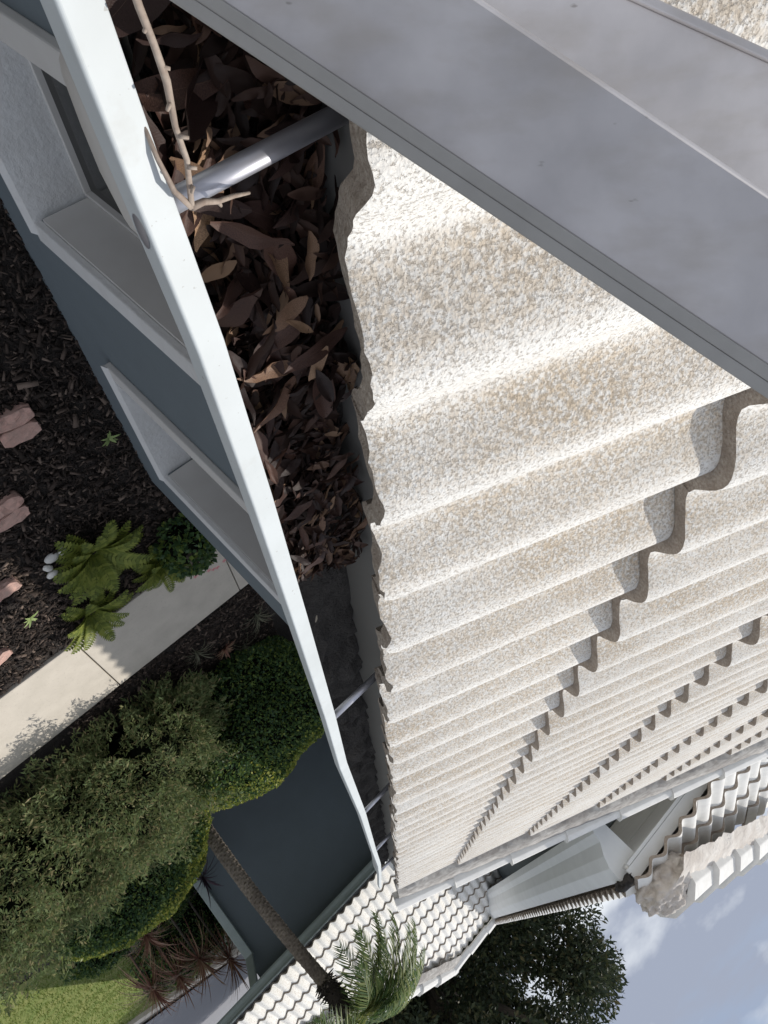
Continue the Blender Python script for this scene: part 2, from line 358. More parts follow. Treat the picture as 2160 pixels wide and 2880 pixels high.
# --- roof beside the camera
P1 = .137; W1 = P1 * 2; E0 = .365; E1 = .455; T1 = .025; A1 = .033
EX, EZ = -.2110, -.277
NC = 19; Y0 = -.464; YR = Y0 + NC * W1
roof1 = MB()
roof1.add([(EX - .03, Y0 - .2, EZ - .012), (EX - .03, YR, EZ - .012), (-3.6, YR, EZ - .012 + SL * (3.6 + EX - .03)), (-3.6, Y0 - .2, EZ - .012 + SL * (3.6 + EX - .03)),
           (EX - .03, Y0 - .2, EZ - .04), (EX - .03, YR, EZ - .04), (-3.6, YR, EZ - .06 + SL * (3.6 + EX - .03)), (-3.6, Y0 - .2, EZ - .06 + SL * (3.6 + EX - .03))],
          [(3, 2, 1, 0), (4, 5, 6, 7), (0, 1, 5, 4), (1, 2, 6, 5), (2, 3, 7, 6), (3, 0, 4, 7)])
roof1 = hp(roof1.build('roof', M_MORTAR)); tag(roof1, 'weathered off-white barrel tile roof sloping up from the gutter')
body = [tile_mesh('tile_body', P1, A1, E1 + .07, E1, T1, 14, (M_TILE, M_TILE_EDGE), .0015, seed=s) for s in range(3)]
eave = [tile_mesh('tile_eave', P1, A1, E0 + .07, E0, T1, 22, (M_TILE, M_TILE_EDGE), .007, seed=10 + s) for s in range(4)]
ntile = 0
inv1 = Matrix.Translation(-Vector(house.location))
def sub(o, part, root):   # sub-part built in world coordinates
    o.parent = part; o.matrix_parent_inverse = Matrix.Identity(4)
roof1.matrix_parent_inverse = Matrix.Translation(-Vector(house.location))
for k in range(8):
    uk = 0 if k == 0 else E0 + (k - 1) * E1
    for c in range(NC):
        y = Y0 + (c + 1) * W1
        o3 = Vector((EX - uk * CT, y, EZ + uk * ST))
        ctr = o3 + Vector((-.16, -.13, .09))
        if not (in_view(ctr, .28) or in_view(o3, .2)): continue
        me = eave[c % 4] if k == 0 else body[(c * 7 + k * 3) % 3]
        o = link('tile', me, None, roof1, roof_matrix(o3, (-1, 0, 0), True)); ntile += 1
# mortar bed and cap tiles along the rake at the far end of this roof
def slope_pt(u, y, n): return Vector((EX - u * CT + n * ST, y, EZ + u * ST + n * CT))
mb = MB(); NU = 60
for i in range(NU + 1):
    u = -.01 + 3.4 * i / NU
    for a, (dy, n) in enumerate(((-.265, .05), (-.245, .092), (-.11, .112), (.0, .118), (.03, .0))):
        q = slope_pt(u, YR + dy + fbm((u, a, 0), 9, 3) * .012, n + fbm((u, a, 4), 14, 3) * .010); mb.v.append(tuple(q))
    if i:
        for a in range(4): mb.f.append(((i - 1) * 5 + a, (i - 1) * 5 + a + 1, i * 5 + a + 1, i * 5 + a))
mo = mb.build('mortar_bed', M_MORTAR, smooth=True); sub(mo, roof1, house)
for k in range(9):
    b = MB(); u0, u1 = -.04 + .38 * k, .38 * (k + 1) + .03
    prof = [(-.05, .085), (-.042, .125), (-.01, .15), (.05, .15), (.10, .11), (.115, .04), (.10, .04), (.09, .095), (.045, .135), (-.005, .135), (-.028, .115), (-.035, .075)]
    n = len(prof); V = []
    for u, dz, wd_ in ((u0, .022, 1.08), (u1, .0, .95)):
        V += [slope_pt(u, YR + py * wd_ + .02, pn + dz) for py, pn in prof]
    b.add(V, [(i, (i + 1) % n, n + (i + 1) % n, n + i) for i in range(n)] + [tuple(range(n)), tuple(range(n, 2 * n))[::-1]])
    o = b.build('rake_cap', M_CAP, bevel=.004); sub(o, roof1, house)
# --- walls under it, with two deep window recesses
XW = -.6
WINS = [(.74, 1.47), (2.28, 3.03)]; YC = 3.56; SILL = -2.46; ZT = -.42; HEAD = -.62; GX = -.79
b = MB()
prev = -1.2
for (a, c) in WINS:
    b.box((-.85, prev, GZ - .06), (XW, a, ZT)); b.box((-.85, a, GZ - .06), (XW, c, SILL)); b.box((-.85, a, HEAD), (XW, c, ZT)); prev = c
b.box((-.85, prev, GZ - .06), (XW, YC, ZT)); b.box((-4, YC - .25, GZ - .06), (-.85, YC, ZT))
hp(b.build('wall', M_SLATE))
b = MB(); b.box((-.62, -1.2, ZT + .002), (-.235, YC + 1.5, ZT + .02)); hp(b.build('soffit', M_SOFFIT))
b = MB(); b.box((-.262, -1.2, ZT - .03), (-.2335, YR - .02, EZ - .03)); hp(b.build('fascia', M_SOFFIT))
for wi, (a, c) in enumerate(WINS):
    w = empty('window', (GX, (a + c) / 2, SILL)); hp(w); wp = lambda o: (setattr(o, 'parent', w), setattr(o, 'matrix_parent_inverse', Matrix.Translation(-Vector((GX, (a + c) / 2, SILL)))), o)[2]
    w.matrix_parent_inverse = Matrix.Translation(-Vector(house.location))
    # raised surround on the wall face
    b = MB(); b.box((XW - .001, c, SILL - .03), (XW + .03, c + .09, HEAD + .1)); wp(b.build('surround', M_STUCCO_W, bevel=.006))
    b = MB(); b.box((XW - .001, a - .085, SILL - .03), (XW + .03, a - .003, HEAD + .1)); wp(b.build('surround', M_JAMB, bevel=.006))
    b = MB(); b.add([(XW + .045, a - .085, SILL - .035), (XW + .045, c + .05, SILL - .035), (XW + .03, c + .05, SILL + .004), (XW + .03, a - .085, SILL + .004),
                     (GX, a + .003, SILL + .014), (GX, c - .003, SILL + .014), (GX, c - .003, SILL - .035), (GX, a + .003, SILL - .035)],
                    [(0, 1, 2, 3), (3, 2, 5, 4), (7, 6, 1, 0), (0, 3, 4, 7), (1, 6, 5, 2)])
    wp(b.build('sill', M_STUCCO_W))
    for yy, s in ((c, 1), (a, -1)):
        b = MB(); b.box((GX - .02, min(yy - .001 * s, yy - .014 * s), SILL + .028), (XW + .002, max(yy - .001 * s, yy - .014 * s), HEAD)); wp(b.build('jamb', M_JAMB))
    b = MB(); g0 = a + .30 * (c - a) if wi == 0 else a + .12 * (c - a)
    fr = .014
    b.box((GX - .03, a + .015, SILL + .012), (GX + .012, g0, HEAD)); b.box((GX - .03, g0, SILL + .012), (GX + .012, c - .016, SILL + .012 + fr)); b.box((GX - .03, c - .016 - fr, SILL + .012 + fr), (GX + .012, c - .016, HEAD))
    wp(b.build('frame', M_JAMB, bevel=.003))
    b = MB(); b.box((GX - .02, g0, SILL + .012 + fr), (GX - .012, c - .016 - fr, HEAD)); wp(b.build('pane', M_GLASS))
# --- upper roof: hipped corner pointing at us above the rake
PU = .172; WU = PU * 2; EU = .40
C2 = Vector((-1.345, 5.06, .775))
roof2 = MB(); 
k2 = 3.2
A_ = C2 + Vector((-.03, .03, -.03)); Bp = A_ + Vector((-k2, 0, 0)); Rr = A_ + Vector((-k2, k2, k2 * SL)); Ff = A_ + Vector((0, 7.75, 0)); Rf = Vector((Rr.x, Ff.y, Rr.z))
d3 = Vector((0, 0, -.04))
roof2.add([A_, Bp, Rr, Ff, Rf, A_ + d3, Bp + d3, Ff + d3, Rr + d3, Rf + d3], [(0, 2, 1), (0, 3, 4, 2), (5, 6, 8), (5, 8, 9, 7), (0, 1, 6, 5), (0, 5, 7, 3), (3, 7, 9, 4), (1, 2, 8, 6), (2, 4, 9, 8)])
roof2 = hp(roof2.build('roof', M_CAP)); tag(roof2, 'higher hipped white tile roof whose corner points at the camera')
tu = tile_mesh('tile_upper', PU, .045, EU + .07, EU, .026, 12, (M_CAP, M_TILE_EDGE), .001, seed=31)
for k in range(4):
    for c in range(7):
        o3 = C2 + Vector((-.0 - c * WU, k * EU * CT - .05, k * EU * ST - .03))
        if o3.x - WU * .5 > C2.x - (k * EU * CT) - .12: continue
        ctr = o3 + Vector((-.17, .2, .1))
        if not in_view(ctr, .3): continue
        o = link('tile', tu, None, roof2, roof_matrix(o3, (0, 1, 0), True)); ntile += 1
ts = tile_mesh('tile_upper_side', .15, .045, EU + .07, EU, .03, 8, (M_CAP, M_TILE_EDGE), .001, seed=32)
for c in range(26):
    o3 = C2 + Vector((.035, .30 + (c + 1) * .30 - .2, -.03))
    if o3.y > 12.9: break
    o = link('tile', ts, None, roof2, roof_matrix(o3, (-1, 0, 0), True)); ntile += 1
# hip caps and the lump of mortar at the corner
hd = Vector((-1, 1, SL)).normalized(); hs = Vector((1, 1, 0)).normalized(); hn = hd.cross(hs).normalized(); hn = hn if hn.z > 0 else -hn
def hip_cap(u0, u1, base, scale, mat, par):
    prof = [(-.13, .0), (-.115, .07), (-.06, .115), (.06, .115), (.115, .07), (.13, .0), (.105, .0), (.09, .06), (.045, .09), (-.045, .09), (-.09, .06), (-.105, .0)]
    n = len(prof); V = []
    for u, dz, w_ in ((u0, .03, 1.1), (u1, .0, .92)): V += [base + hd * u + hs * (a * w_ * scale) + hn * (bb * scale + dz) for a, bb in prof]
    b = MB(); b.add(V, [(i, (i + 1) % n, n + (i + 1) % n, n + i) for i in range(n)] + [tuple(range(n)), tuple(range(n, 2 * n))[::-1]])
    o = b.build('hip_cap', mat, bevel=.006); sub(o, par, house); return o
cb = C2 + Vector((-.0, .0, .10))
for k in range(6): hip_cap(.26 + k * .42, .26 + (k + 1) * .42 + .06, cb, 1.4, M_CAP, roof2)
def lump(name, c, r, mat, seed=0, sub_=3, amp=.25, sc=4., squash=None):
    bmv = []; import bmesh
    bm = bmesh.new(); bmesh.ops.create_icosphere(bm, subdivisions=sub_, radius=1)
    for v in bm.verts:
        q = v.co.copy(); f = 1 + amp * fbm(q + Vector((seed * 7.3, 0, 0)), sc / 2, 3)
        v.co = Vector((q.x * r[0], q.y * r[1], q.z * r[2])) * f
    me = bpy.data.meshes.new(name); bm.to_mesh(me); bm.free(); me.polygons.foreach_set('use_smooth', [True] * len(me.polygons))
    o = link(name, me, mat); o.location = c; return o
o = lump('mortar_lump', cb + hd * .26 + Vector((.0, .0, .0)), (.22, .22, .15), M_LUMP, 3, 5, .22, 6); sub(o, roof2, house)
# bedding mortar beside the hip caps
mb = MB()
for i in range(40):
    u = .1 + 2.4 * i / 39
    for a, (s_, n_) in enumerate(((-.33, -.01), (-.27, .045), (-.15, .085), (-.05, .10))):
        mb.v.append(tuple(cb + hd * u + hs * (s_ + fbm((u, a, 7), 7, 3) * .02) + hn * (n_ + fbm((u, a, 9), 9, 3) * .03)))
    if i:
        for a in range(3): mb.f.append(((i - 1) * 4 + a, (i - 1) * 4 + a + 1, i * 4 + a + 1, i * 4 + a))
o = mb.build('mortar_bed', M_LUMP, smooth=True); sub(o, roof2, house)
# soffit boards and wall of the upper storey
for y0, y1, dz in ((5.075, 5.262, 0), (5.267, 5.62, .003), (5.625, 6.4, 0), (6.405, 7.3, .003)):
    b = MB(); b.box((-4.2, y0, C2.z - .075 + dz), (C2.x - .05, y1, C2.z - .055 + dz)); hp(b.build('soffit_board', M_SOFFIT))
b = MB(); b.box((-4.2, 5.072, C2.z - .052), (-1.36, 5.098, C2.z + .03)); hp(b.build('fascia', M_SOFFIT))
b = MB(); b.box((-4.2, 7.2, GZ - .06), (-1.75, 12.6, C2.z - .08)); hp(b.build('wall', M_SLATE))

# --- far wing
wing = empty('house_wing', (0, 11, GZ)); tag(wing, 'far slate blue wing with a hipped white tile roof behind the palm trunk', 'building'); wpar = under(wing)  # a wing of the same house, kept under its own root
YE, ZE = 9.5, -.76
PW = .125; WW = .25; EW = .35; XCOR = 2.85
RZ = 3.2; APX = XCOR - RZ
rf = MB(); z_ = -.03
pts = [Vector((XCOR, YE, ZE)), Vector((-4, YE, ZE)), Vector((-4, YE + RZ, ZE + RZ * SL)), Vector((APX, YE + RZ, ZE + RZ * SL)), Vector((XCOR, YE + 2 * RZ, ZE)), Vector((-4, YE + 2 * RZ, ZE))]
pts = [p + Vector((0, .03, -.02)) for p in pts]; lo = [p + Vector((0, 0, -.05)) for p in pts]
rf.add(pts + lo, [(0, 3, 2, 1), (0, 4, 3), (3, 4, 5, 2), (6, 7, 8, 9), (6, 9, 10), (9, 8, 11, 10), (0, 1, 7, 6), (0, 6, 10, 4), (4, 10, 11, 5), (1, 2, 8, 7), (2, 5, 11, 8)])
rf = wpar(rf.build('roof', M_CAP))
twm = [tile_mesh('tile_far', PW, .034, EW + .06, EW, .024, 8, (M_TILEW, M_TILE_EDGE), .001, seed=40 + s) for s in range(2)]
for k in range(10):
    for c in range(24):
        o3 = Vector((XCOR - .02 - c * WW - (k % 1) * .1, YE + k * EW * CT - .03, ZE + k * EW * ST - .025))
        if o3.x - .12 > XCOR - k * EW * CT - .22: continue
        if k * EW * CT > RZ - .2: continue
        ctr = o3 + Vector((-.12, .16, .1))
        if not in_view(ctr, .10): continue
        q = project(ctr)
        o = link('tile', twm[(c + k) % 2], None, rf, roof_matrix(o3, (0, 1, 0), True)); ntile += 1
cbw = Vector((XCOR, YE, ZE + .075))
LH = RZ * Vector((-1, 1, SL)).length
nk = 12
for k in range(nk):
    o = hip_cap(LH * k / nk, LH * (k + 1) / nk + .05, cbw, .8, M_CAP, rf)
for k in range(6):   # ridge caps
    prof = [(-.11, .0), (-.09, .07), (-.04, .1), (.04, .1), (.09, .07), (.11, .0)]
    x0 = APX - k * .4; b = MB(); V = [Vector((x, YE + RZ + a * w_, ZE + RZ * SL + .05 + bb + dz)) for x, w_, dz in ((x0 + .04, 1.08, .02), (x0 - .40, .95, 0)) for a, bb in prof]
    b.add(V, [(i, (i + 1) % 6, 6 + (i + 1) % 6, 6 + i) for i in range(6)] + [tuple(range(6)), tuple(range(6, 12))[::-1]])
    o = b.build('ridge_cap', M_CAP, bevel=.005); sub(o, rf, wing)
mb = MB(); mb.box((0, 0, 0), (0, 0, 0)); mb.v = []; mb.f = []
for i in range(60):   # grey bedding under the hip caps
    u = LH * i / 59
    for a, (s_, n_) in enumerate(((-.30, -.03), (-.25, .01), (-.12, .03), (0, .05))):
        mb.v.append(tuple(cbw + hd * u + hs * (s_ + fbm((u, a, 17), 5, 3) * .03) + hn * (n_ + fbm((u, a, 19), 6, 3) * .015)))
    if i:
        for a in range(3): mb.f.append(((i - 1) * 4 + a, (i - 1) * 4 + a + 1, i * 4 + a + 1, i * 4 + a))
o = mb.build('mortar_bed', M_MORTAR, smooth=True); sub(o, rf, wing)
b = MB(); b.box((-1.8, 9.92, GZ - .06), (1.47, 15, ZE - .06)); wpar(b.build('wall', M_SLATE))
b = MB(); b.box((-1.8, 9.60, ZE - .075), (XCOR - .05, 15.5, ZE - .055)); wpar(b.build('soffit', M_GREYTRIM))
b = MB(); b.box((-1.8, 9.56, ZE - .13), (XCOR, 9.598, ZE - .02)); wpar(b.build('fascia', M_GREYTRIM))

# ---------------------------------------------------------------- gutters
KPROF = [(0, .0), (0, -.118), (.066, -.118), (.080, -.098), (.088, -.062), (.102, -.034), (.1245, -.0135), (.1245, -.001), (.1235, .0), (.1085, .0), (.1085, -.008), (.110, -.008), (.110, -.002), (.1228, -.002), (.1228, -.013), (.1005, -.033), (.0865, -.061), (.0785, -.096), (.065, -.1165), (.002, -.1165), (.002, .0)]
def sweep(name, prof, stations, mat, parent=None, bevel=0., sharp=True):
    """prof: (outward x, z); stations: list of (origin, outward dir 2d, scale)"""
    n = len(prof); V = []
    for o_, d_, s_ in stations:
        d_ = Vector((d_[0], d_[1], 0)).normalized()
        V += [Vector(o_) + d_ * (px * s_) + Vector((0, 0, pz * s_)) for px, pz in prof]
    F = [(k * n + i, k * n + (i + 1) % n, (k + 1) * n + (i + 1) % n, (k + 1) * n + i) for k in range(len(stations) - 1) for i in range(n)]
    F += [tuple(range(n))[::-1], tuple(range((len(stations) - 1) * n, len(stations) * n))]
    b = MB(); b.add(V, F); return b.build(name, mat, parent, bevel=bevel)
gut = empty('rain_gutter', (-.16, 2, -.37)); tag(gut, 'white metal rain gutter clogged with dead leaves along the near eave', 'gutter'); gp = under(gut)
LIPX = -.1035; BX = -.228
LIPY = [-.8, .03, .09, .153, .246, .39, .6, .92, 1.2, 1.75, 2.5, 3.03, 3.35, 3.92, 4.4]
LIPI = [-.104, -.1075, -.1094, -.1117, -.1162, -.118, -.1185, -.118, -.1145, -.124, -.1257, -.130, -.124, -.108, -.108]
def lip_x(y): return float(np.interp(y, LIPY, LIPI))
def gy(y): return (BX, y, -.25 - .004 * max(0, y - 2.6) ** 2)
ysl = sorted(set([-.6, -.2, .0, .05, .15, .3, .5, .75, 1.05, 1.45, 2.1, 2.8, 3.2, 3.6, 4.15] + LIPY[1:-1]))
V = []; n = len(KPROF)
for y in ysl:
    x, yy, z = gy(y); dx = lip_x(y) - (BX + .110)
    V += [(x + px + dx * min(1, max(0, (px - .03) / .07)), y, z + pz) for px, pz in KPROF]
b = MB(); b.add(V, [(k * n + i, k * n + (i + 1) % n, (k + 1) * n + (i + 1) % n, (k + 1) * n + i) for k in range(len(ysl) - 1) for i in range(n)] + [tuple(range(n))[::-1], tuple(range((len(ysl) - 1) * n, len(ysl) * n))])
gp(b.build('trough', M_WHITE, bevel=.0006))
# inside lining of old grey metal
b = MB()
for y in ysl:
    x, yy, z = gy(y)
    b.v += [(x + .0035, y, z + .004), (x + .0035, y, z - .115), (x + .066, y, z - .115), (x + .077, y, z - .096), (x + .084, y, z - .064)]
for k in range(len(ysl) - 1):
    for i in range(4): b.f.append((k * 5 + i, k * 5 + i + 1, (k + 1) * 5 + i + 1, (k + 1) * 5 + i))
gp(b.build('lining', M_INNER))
for y in (.172, .955, 1.79, 2.60, 3.4):
    x, yy, z = gy(y); b = MB(); b.tube([(x - .004, y, z - .010), (lip_x(y) + .012, y, z - .008)], .0052, 16); gp(b.build('spacer_rod', M_ROD, smooth=True))
b = MB()
for i in range(14): a = 2 * math.pi * i / 14; b.v.append((lip_x(.176) + .0147, .176 + .009 * math.cos(a), -.257 + .0045 * math.sin(a)))
b.v.append((lip_x(.176) + .0160, .176, -.257)); b.f = [(i, (i + 1) % 14, 14) for i in range(14)]
gp(b.build('fixing_head', M_ROD, smooth=True))
# downspout elbow hanging from the outlet
path_ = [Vector((-.208, .280, -.36)), Vector((-.208, .280, -.43)), Vector((-.211, .280, -.48)), Vector((-.228, .280, -.54)), Vector((-.268, .280, -.60)), Vector((-.42, .285, -.80)), Vector((-.5, .285, -.88)), Vector((-.53, .285, -.95)), Vector((-.535, .285, -1.05)), Vector((-.535, .285, GZ + .05))]
b = MB(); hw, hd_ = .056, .036; pr = []
for i in range(20):
    a = 2 * math.pi * i / 20; ca, sa = math.cos(a), math.sin(a)
    pr.append((abs(ca) ** .35 * (1 if ca > 0 else -1) * hw, abs(sa) ** .35 * (1 if sa > 0 else -1) * hd_))
for i, p in enumerate(path_):
    tg = (path_[min(i + 1, len(path_) - 1)] - path_[max(i - 1, 0)]).normalized(); yv = Vector((0, 1, 0)); nv = tg.cross(yv).normalized()
    b.v += [tuple(p + yv * u + nv * w_) for u, w_ in pr]
    if i: b.f += [((i - 1) * 20 + k, (i - 1) * 20 + (k + 1) % 20, i * 20 + (k + 1) % 20, i * 20 + k) for k in range(20)]
gp(b.build('downspout', M_JAMB, smooth=True))
# sludge on the gutter floor
ys_ = [-.4 + 4.5 * i / 260 for i in range(261)]; b = MB()
for i, y in enumerate(ys_):
    x, yy, z = gy(y)
    for a in range(8):
        fx = a / 7; h_ = -.076 + (.022 * (1 - fx) if y < .6 else 0) + .014 * fbm((fx * 2, y * 6, 0), 2.2, 4) + .016 * fbm((fx * .8 + y * .9, y * 26, 3), 1.2, 3) * (1 if y > .95 else .2)
        b.v.append((x + .004 + fx * .078, y, z + h_))
    if i: b.f += [((i - 1) * 8 + a, (i - 1) * 8 + a + 1, i * 8 + a + 1, i * 8 + a) for a in range(7)]
tag(b.build('gutter_sludge', M_SLUDGE, smooth=True), 'dark rotted sludge lying on the floor of the near gutter', 'sludge', kind='stuff')
# gutter along the far wing
g3 = empty('rain_gutter', (0, 9.5, ZE - .1)); tag(g3, 'grey green gutter along the eave of the far wing', 'gutter'); g3p = under(g3)
st = [((x, YE + .055, ZE - .015), (0, -1), 1.05) for x in (-1.5, XCOR - .03)]
g3p(sweep('trough', KPROF, st, M_GREYTRIM, bevel=.003))
ds = empty('downspout', (1.42, 9.85, GZ)); tag(ds, 'pale grey downspout at the corner of the far slate wall', 'downspout'); dsp = under(ds)
b = MB(); b.box((1.37, 9.83, GZ), (1.475, 9.917, ZE - .42)); dsp(b.build('pipe', M_GREYTRIM, bevel=.01))
b = MB(); b.prism([(-.0525, -.042, 0), (.0525, -.042, 0), (.0525, .042, 0), (-.0525, .042, 0)], (1.422, 9.874, ZE - .44), (1.50, 9.50, ZE - .13)); dsp(b.build('elbow', M_GREYTRIM, bevel=.01))
# big old gutter under the upper roof
g2 = empty('rain_gutter', (C2.x, 9, .5)); tag(g2, 'long grey gutter under the higher roof, seen from below with a peeling end', 'gutter'); g2p = under(g2)
K2 = [(0, .0), (0, -.16), (.045, -.175), (.075, -.15), (.085, -.12), (.125, -.085), (.15, -.05), (.155, .0), (.15, .0), (.14, -.05), (.115, -.078), (.075, -.11), (.065, -.14), (.04, -.165), (.006, -.15), (.006, 0)]
K2 = [(a, bb * 1.55) for a, bb in K2]
st = [((C2.x - .165, y, C2.z - .02), (1, 0), 1.32) for y in (5.17, 8, 10.5, 12.75)]
g2p(sweep('trough', K2, st, M_SOFFIT, bevel=.004))
b = MB(); V = [Vector((C2.x - .165 + px * 1.335, 5.155, C2.z - .02 + pz * 1.335)) for px, pz in K2[:8]]
b.add(V + [v + Vector((0, .014, 0)) for v in V], [tuple(range(8)), tuple(range(8, 16))[::-1]] + [(i, 8 + i, 8 + (i + 1) % 8, (i + 1) % 8) for i in range(8)]); g2p(b.build('end_cap', M_SOFFIT))
o = lump('debris', C2 + Vector((.02, .13, .0)), (.07, .14, .035), M_SLUDGE, 9, 3, .5, 6); g2p(o)

# ---------------------------------------------------------------- ladder
DL = Vector((-.292, .330, .898)).normalized()
def ray(sx, sy): return (RIGHT * ((sx - 1080) / FPX) + DOWN * ((sy - 1440) / FPX) + FWD)
lad = empty('ladder', (.7, -.9, GZ)); tag(lad, 'folding aluminium ladder standing over the gutter at the top right, close up', 'ladder'); lp = under(lad)
def corner(p, dep): return ray(*p) * dep
def rail(name, cs, d, back, lo, hi, mat, bevel=.0012):
    """cs: section corners facing the camera (world points), d: rail direction, back: section depth vector"""
    V = []; n = len(cs)
    sec = cs + [c + back for c in reversed(cs)]
    b = MB(); b.prism([c - sec[0] for c in sec], sec[0] + d * lo, sec[0] + d * hi)
    return lp(b.build(name, mat, bevel=bevel))
def on_line(p0, p1, k): return (p0[0] + (p1[0] - p0[0]) * k, p0[1] + (p1[1] - p0[1]) * k)
q = 1080 / 1659
def Z2(x, y): return (1080 + x * q, y * q)
dep = .205
# section taken across the rail near the middle of the frame
cl = corner(on_line(Z2(0, 620), Z2(1659, 1720), .35), dep)
def meet(pa, pb, base):   # point of the line's plane nearest to base, in the plane through base square to the rail
    n_ = ray(*pa).cross(ray(*pb)).normalized()
    return n_
def plane_pt(pa, pb, base, d, tdir):
    n_ = ray(*pa).cross(ray(*pb)); s_ = -base.dot(n_) / tdir.dot(n_); return base + tdir * s_
view = cl.normalized(); tdir = DL.cross(view).normalized()
cf = plane_pt(Z2(0, 470), Z2(1659, 1570), cl, DL, (tdir + view * -.25).normalized())
cbr = plane_pt(Z2(400, 0), Z2(1659, 850), cf, DL, (tdir + view * .25).normalized())
bk = view * .016
nr = 2
for k in range(nr):      # ribbed grip along the flange
    a0 = cl.lerp(cf, k / nr); a1 = cl.lerp(cf, (k + 1) / nr)
    rail('rail_flange', [a0 - view * (.0001 if k % 2 else 0), a1 - view * (.0001 if k % 2 else 0)], DL, bk, -3.2, .9, M_LADDER2, .0005)
rail('rail', [cf + view * .0015, cbr], DL, bk * .12, -3.2, .9, M_LADDER, .0004)
bead = cbr + view * .0006; b = MB(); b.tube([bead - DL * 3.2, bead + DL * .9], .0009, 8); lp(b.build('rail_bead', M_LADDER, smooth=True))
D2 = Vector((-.671, .343, .658)).normalized()
ref = cbr + view * .03
t2 = D2.cross(view).normalized()
r0 = plane_pt(Z2(400, 0), Z2(1659, 850), ref, D2, t2)
r1 = plane_pt(Z2(1060, 0), Z2(1659, 270), ref, D2, t2)
r2 = plane_pt(Z2(1200, 0), Z2(1659, 210), ref, D2, t2)
rail('rear_rail', [r0 - (r1 - r0) * .5, r1], D2, view * .003, -.085, .7, M_LADDER, .0004)
rail('rear_rail_flange', [r1 + view * -.002, r2], D2, view * .012, -.13, .7, M_LADDER, .0008)

# ---------------------------------------------------------------- dead leaves and twig in the gutter
def leaf_mesh(seed):
    rnd = random.Random(seed); L = 1.; wmax = rnd.uniform(.22, .42); n = 8; V = []; F = []
    curl = rnd.uniform(-.6, .7); cup = rnd.uniform(.1, .9); tw = rnd.uniform(-.8, .8)
    for i in range(n + 1):
        s = i / n; w_ = wmax * (math.sin(math.pi * min(1, s * .97 + .02)) ** .75) * (1 - .25 * s) * .5
        a = curl * (s - .3) * 1.6; x = s - .5; z = math.sin(a) * .28 + .03 * math.sin(9 * s + seed)
        for k, fy in ((0, -1), (1, -.5), (2, 0), (3, .5), (4, 1)):
            y = fy * w_; zz = z + cup * abs(fy) ** 1.4 * w_ + tw * (s - .5) * y * 1.2 + .012 * math.sin(13 * s + 3 * fy + seed)
            V.append((x, y, zz))
    for i in range(n):
        for k in range(4): F.append((i * 5 + k, i * 5 + k + 1, (i + 1) * 5 + k + 1, (i + 1) * 5 + k))
    return mesh('leaf', V, F, True)
LM = [leaf_mesh(s) for s in range(9)]
for me in LM: me.materials.append(M_LEAF)
NL = 285
for i in range(NL):
    y = .03 + .60 * (i + random.random()) / NL if i % 4 else random.uniform(.02, .66)
    x0, _, z0 = gy(y); fx = random.random() ** 1.15
    s = random.choice((random.uniform(.026, .042), random.uniform(.040, .064))) * (1.0 if y < .38 else .62)
    lay = random.random()
    fall = max(0., (y - .50) / .15)
    z = z0 - .076 + .026 * (1 - fx) + .010 * fx + .026 * lay * (1 - .5 * min(1, fall)) + .010 * fbm((y * 20, fx, 0), 1, 2)
    x = x0 + .004 + fx * (.096 if lay > .3 else .076)
    ax_ = random.gauss(math.pi / 2 * .75, .75) if random.random() < .75 else random.uniform(0, math.pi)
    x = min(x, lip_x(y) - .010 - .48 * s * abs(math.cos(ax_)) - .25 * s * abs(math.sin(ax_))); x = max(x, BX + .006 + .35 * s * abs(math.cos(ax_)))
    o = link('dead_leaf', LM[i % 9], None)
    o.location = (x, y, z); o.rotation_euler = (random.gauss(0, .45), random.gauss(0, .28), ax_ + (math.pi if random.random() < .5 else 0)); o.scale = (s, s * random.uniform(.85, 1.2), s)
    tag(o, 'curled brown dead leaf among the others in the leaf pile in the near gutter', 'leaf', 'dead leaves heaped in the gutter')
# broken smaller litter packed between and under the big leaves
NB = 1300; ly = RNG.uniform(-.02, .66, NB); lx = RNG.random(NB); Vs = []
src = [np.array([v.co for v in me.vertices]) for me in LM]
for i in range(NB):
    z0 = gy(ly[i])[2]; sc_ = RNG.uniform(.012, .034); a = RNG.uniform(0, 6.28); tx, ty_ = RNG.normal(0, .35, 2)
    Rm = np.array((Matrix.Rotation(a, 3, 'Z') @ Matrix.Rotation(tx, 3, 'X') @ Matrix.Rotation(ty_, 3, 'Y')))
    p = src[i % 9] @ Rm.T * sc_; p[:, 0] += BX + .014 + lx[i] * .066; p[:, 1] += ly[i]; p[:, 2] += z0 - .078 + .030 * (1 - lx[i]) + RNG.random() * .026 * (1 - max(0, (ly[i] - .55) * 5)); Vs.append(p)
fs = [tuple(f.vertices) for f in LM[0].polygons]
me = quadmesh('leaf_litter', np.array(Vs), 45, fs)
tag(link('leaf_litter', me, m_island('leaf_litter', [(0., (.022, .014, .012)), (.5, (.05, .029, .023)), (.85, (.10, .056, .042)), (1., (.30, .19, .12))], .6, .1)), 'small broken brown leaf litter packed under the gutter leaves', 'leaf litter', kind='stuff')
o = link('pale_leaf', LM[2], m_plain('straw_leaf', (.48, .42, .33), .7)); o.data = LM[2].copy(); o.data.materials.clear(); o.data.materials.append(bpy.data.materials['straw_leaf'])
o.location = (-.165, .80, -.330); o.rotation_euler = (.1, -.1, 1.3); o.scale = (.03, .03, .03); tag(o, 'single pale leaf alone on the dark gutter sludge', 'leaf')
tw_ = empty('twig', (-.118, .15, -.24)); tag(tw_, 'knobbly bare twig lying along the gutter lip and over the spacer rod', 'twig'); tp = under(tw_)
def tpts(l): return [Vector(p) for p in l]
